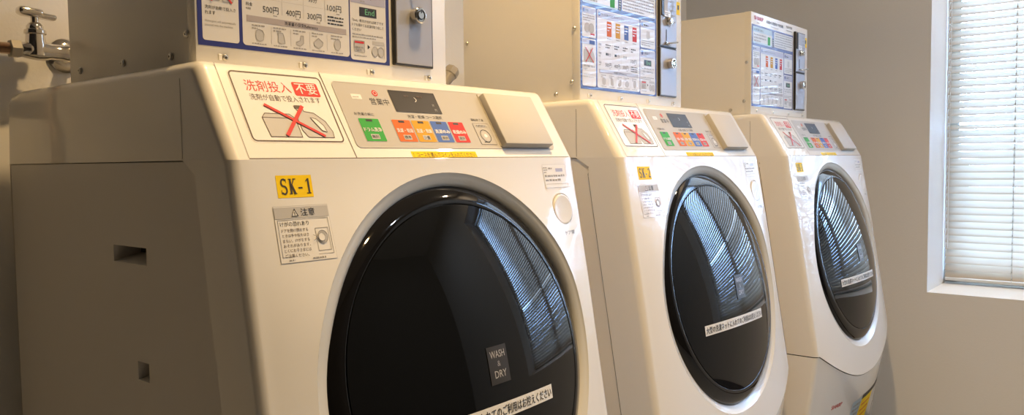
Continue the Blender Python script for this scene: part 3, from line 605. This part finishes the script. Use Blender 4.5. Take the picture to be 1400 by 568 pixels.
# ------------------------------------------------------------------ room
XW, YB, YF, XL, ZF, ZC = 2.30, .680, -2.5, -1.15, -.93, 1.50
WY0, WY1, WZ0, WZ1 = -1.30, -.148, -.430, 1.12     # window opening
def shell_wall(name, pts, m):
    b = MB(); b.box(*pts, m); o = b.build(name, smooth=0); o.location.z = ZS; return struct(o)
def build_room():
    shell_wall('floor', (XL - .1, XW + .4, YF - .1, YB + .1, ZF - .1, ZF), 'floor')
    shell_wall('ceiling', (XL - .1, XW + .4, YF - .1, YB + .1, ZC, ZC + .1), 'ceil')
    shell_wall('wall_back', (XL - .1, XW + .3, YB, YB + .1, ZF, ZC), 'wall')
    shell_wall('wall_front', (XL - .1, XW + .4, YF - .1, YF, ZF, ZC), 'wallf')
    shell_wall('wall_left', (XL - .1, XL, YF, YB, ZF, ZC), 'wallf')  # unseen, pulled in close and dark to block bounce onto the nearest side
    b = MB(); T = .34
    ys = [YF, WY0, WY1, YB]; zs = [ZF, WZ0, WZ1, ZC]
    for i in range(3):
        for j in range(3):
            if i == 1 and j == 1: continue
            for x, fl in ((XW, False), (XW + T, True)):
                q = [(x, ys[i], zs[j]), (x, ys[i + 1], zs[j]), (x, ys[i + 1], zs[j + 1]), (x, ys[i], zs[j + 1])]; b.add(q, [[0, 1, 2, 3] if fl else [3, 2, 1, 0]], 'wall')
    # softened reveals
    r = .006
    for k in range(5):
        a0, a1 = pi / 2 * k / 4, pi / 2 * (k + 1) / 4
    b.add([(XW, WY0, WZ0), (XW, WY1, WZ0), (XW + T, WY1, WZ0), (XW + T, WY0, WZ0)], [[0, 1, 2, 3]], 'wall')
    b.add([(XW, WY0, WZ1), (XW, WY1, WZ1), (XW + T, WY1, WZ1), (XW + T, WY0, WZ1)], [[3, 2, 1, 0]], 'wall')
    b.add([(XW, WY1, WZ0), (XW, WY1, WZ1), (XW + T, WY1, WZ1), (XW + T, WY1, WZ0)], [[0, 1, 2, 3]], 'wall')
    b.add([(XW, WY0, WZ0), (XW, WY0, WZ1), (XW + T, WY0, WZ1), (XW + T, WY0, WZ0)], [[3, 2, 1, 0]], 'wall')
    o = b.build('wall_right', smooth=0); o.location.z = ZS; struct(o)
    # baseboards
    shell_wall('baseboard_back', (XL, XW, YB - .009, YB, ZF, ZF + .07), 'brown'); shell_wall('baseboard_right', (XW - .009, XW, YF, YB - .009, ZF, ZF + .07), 'brown')
    # window
    b = MB(); xg = XW + .30
    for (y0, y1, z0, z1) in ((WY0, WY1, WZ0, WZ0 + .035), (WY0, WY1, WZ1 - .035, WZ1), (WY0, WY0 + .03, WZ0, WZ1), (WY1 - .03, WY1, WZ0, WZ1), ((WY0 + WY1) / 2 - .025, (WY0 + WY1) / 2 + .025, WZ0, WZ1)): b.box(xg - .02, xg + .02, y0, y1, z0, z1, 'wframe')
    o = b.build('window_1', smooth=0); o.location.z = ZS; struct(o)
    b = MB(); b.box(xg - .003, xg + .003, WY0 + .03, WY1 - .03, WZ0 + .035, WZ1 - .035, 'pane'); g = b.build('window_pane', o, smooth=0); g['kind'] = 'structure'
    # blind
    xb = XW + .230; yl, yr = WY1 - .006, WY0 + .008
    t = thing('venetian_blind', 'cream venetian blind with nearly closed slats hanging in the window', 'blind', (0, 0, ZS), 0)
    b = MB(); b.box(xb - .014, xb + .014, yr, yl, WZ1 - .028, WZ1 - .002, 'cord', .002, 1); b.build('head_rail', t)
    b = MB(); zr = -.412; b.box(xb - .012, xb + .012, yr, yl, zr - .0065, zr + .0035, 'cord', .003, 2); b.build('bottom_rail', t)
    b = MB(); pitch = .0232; w = .0272; th0 = radians(TILT); k = 0; z = zr + .016
    import random; R = random.Random(3)
    while z < WZ1 - .032:
        th = th0 + radians(R.uniform(-.5, .5)); dz = 0; yoff = 0
        if k == 21: th = radians(36); dz = -.002
        ns = 6; L = 14; vs = []; ph = R.uniform(0, 6)
        for j in range(L + 1):
            y = yr + (yl - yr) * j / L
            sag = .0003 * sin(ph + j * .9)
            for i in range(ns + 1):
                s = (i / ns - .5) * w; cr = .0022 * (1 - (2 * i / ns - 1) ** 2)
                x = -s * cos(th) - cr * sin(th); zz = s * sin(th) * 1. + 0
                # room edge down, crown up and towards the room
                x = xb + (s * cos(th) - cr * sin(th)); zz = z + dz + sag + s * sin(th) + cr * cos(th)
                vs.append((x, y, zz))
        fs = [[j * (ns + 1) + i, j * (ns + 1) + i + 1, (j + 1) * (ns + 1) + i + 1, (j + 1) * (ns + 1) + i] for j in range(L) for i in range(ns)]
        b.add(vs, fs, 'slat'); z += pitch; k += 1
    b.build('slats', t)
    for y in (-.345, -.75, -1.16):
        b = MB()
        for x in (xb - .0125, xb + .0125): b.tube([(x, y, zr), (x, y, WZ1 - .02)], .0009, 'cord', 6)
        zz = zr + .012
        while zz < WZ1 - .04: b.tube([(xb - .0125, y, zz + .006), (xb + .0125, y, zz - .006)], .0006, 'cord', 5); b.box(xb - .0145, xb - .012, y - .0016, y + .0016, zz - .003, zz + .003, 'cap'); zz += pitch
        b.build('ladder_cord', t, smooth=0)
    b = MB(); z = -.305; i = 0
    while z < WZ1 - .03:
        for s in (-1, 1): b.lathe([(.0001, -.0022), (.0016, -.0015), (.0022, 0), (.0016, .0015), (.0001, .0022)], (xb - .028, yl + .004 * s - .006, z + (.0027 if s > 0 else 0)), (0, 0, 1), 'bead', 6)
        z += .0054
    b.tube([(xb - .028, yl - .010, -.305), (xb - .028, yl - .010, WZ1 - .03)], .0006, 'bead', 4); b.tube([(xb - .028, yl - .002, -.305), (xb - .028, yl - .002, WZ1 - .03)], .0006, 'bead', 4)
    o = b.build('bead_chain', t)
    # recessed ceiling lamps, added fill lamps among them
    for (x, y, e, lb, lc) in LAMPS:
        t = thing('ceiling_downlight', lb, 'downlight', (x, y, ZS + ZC), 0, 'recessed ceiling downlights')
        b = MB(); b.lathe([(.062, 0), (.062, -.004), (.050, -.006), (.046, -.002), (.044, .0)], (0, 0, 0), (0, 0, 1), 'cord', 40); b.build('trim_ring', t)
        l = bpy.data.lights.new('downlight_lamp', 'AREA'); l.shape = 'DISK'; l.size = .085; l.energy = e; l.color = lc; l.spread = radians(165 if x > 1.2 else LSPREAD)
        lo = bpy.data.objects.new('downlight_lamp', l); C.objects.link(lo); lo.parent = t; lo.location = (0, 0, -.008)

# ------------------------------------------------------------------ tuning values
TILT = 58
LCOL = (1., .66, .30); LSPREAD = 118
LAMPS = [(.45, -.30, 17., 'recessed downlight in the ceiling above the nearest washing machine', LCOL),
         (2.02, -.74, 10., 'recessed downlight in the ceiling by the window wall', (1., .74, .48)),
         (1.50, -1.75, 15., 'added cool white ceiling downlight, unseen, cooling the light on the window wall', (.80, .90, 1.)),  # added lamp, cools the window wall and the farther machines
         (.45, -1.15, 8., 'added warm ceiling downlight, unseen, brightening the machine fronts', LCOL)]  # added lamp, lights the fronts from out of view
WORLD = ((.35, .57, 1.0), 84.0)

MACH = [((0, 0, ZS), 0.), ((.7614, .0139, ZS), -.0011), ((1.4905, -.0058, ZS), -.0051)]
LM = ['white front-loading washing machine with black round door, nearest the camera, numbered SK-1', 'white front-loading washing machine with black round door, middle of the row, numbered SK-2', 'white front-loading washing machine with black round door, farthest from the camera, beside the window wall']
LB = ['cream coin box on the nearest washing machine, beside the chrome tap', 'cream coin box on the middle washing machine, poster crossed by blind reflections', 'cream coin box on the farthest washing machine, its top and red heading visible']
for i, (loc, rz) in enumerate(MACH):
    build_machine(i, loc, rz, LM[i], 'SK-%d' % (i + 1))
    build_coin_box(i, loc, rz, LB[i], (.434, .394, .434)[i])
build_tap()
build_room()

# world
w = bpy.data.worlds.new('daylight'); SC.world = w; w.use_nodes = True
bg = w.node_tree.nodes['Background']; bg.inputs[0].default_value = (*WORLD[0], 1); bg.inputs[1].default_value = WORLD[1]
# sky bright to one side, darkened straight out the window to thin reflections there
nt = w.node_tree; N = nt.nodes; L = nt.links
tc = N.new('ShaderNodeTexCoord'); sp = N.new('ShaderNodeSeparateXYZ'); L.new(tc.outputs['Generated'], sp.inputs[0])
def ramp(sock, a, b):
    m = N.new('ShaderNodeMapRange'); m.interpolation_type = 'SMOOTHSTEP'; m.inputs['From Min'].default_value = a; m.inputs['From Max'].default_value = b; L.new(sock, m.inputs['Value']); return m.outputs[0]
m1 = N.new('ShaderNodeMath'); m1.operation = 'MULTIPLY'; L.new(ramp(sp.outputs['Y'], -.46, -.38), m1.inputs[0]); L.new(ramp(sp.outputs['Z'], .07, .12), m1.inputs[1])
mx = N.new('ShaderNodeMix'); mx.data_type = 'RGBA'; L.new(m1.outputs[0], mx.inputs[0]); mx.inputs[6].default_value = (*WORLD[0], 1); mx.inputs[7].default_value = (.08, .095, .12, 1)
L.new(mx.outputs[2], bg.inputs[0])
pl = bpy.data.lights.new('window_portal', 'AREA'); pl.shape = 'RECTANGLE'; pl.size = WZ1 - WZ0; pl.size_y = WY1 - WY0
pl.cycles.is_portal = True
po = bpy.data.objects.new('window_portal', pl); C.objects.link(po); po.location = (XW + .33, (WY0 + WY1) / 2, ZS + (WZ0 + WZ1) / 2)
po.rotation_euler = (0, radians(90), 0)

# camera (fitted)
cam = bpy.data.cameras.new('camera'); co = bpy.data.objects.new('camera', cam); C.objects.link(co)
cam.sensor_width = 36; cam.sensor_fit = 'HORIZONTAL'; cam.lens = 36 * 1095.263 / 1400; cam.clip_start = .02
r = Vector((0.63631598, -0.77132762, -0.01247672)); u = Vector((0.0520739, 0.02681112, 0.99828326)); f = Vector((0.76966894, 0.63587331, -0.05722638))
mw = Matrix(((r.x, u.x, -f.x, -.44287), (r.y, u.y, -f.y, -.73378), (r.z, u.z, -f.z, ZS - .00538), (0, 0, 0, 1)))
co.matrix_world = mw; SC.camera = co

SC.view_settings.view_transform = 'Standard'; SC.view_settings.look = 'None'; SC.view_settings.gamma = 1; SC.view_settings.exposure = 0.
SC.view_settings.use_curve_mapping = False
cy = SC.cycles; cy.use_denoising = True; cy.max_bounces = 8; cy.diffuse_bounces = 4; cy.glossy_bounces = 5; cy.transparent_max_bounces = 8
cy.caustics_reflective = False; cy.caustics_refractive = False; cy.sample_clamp_indirect = 6
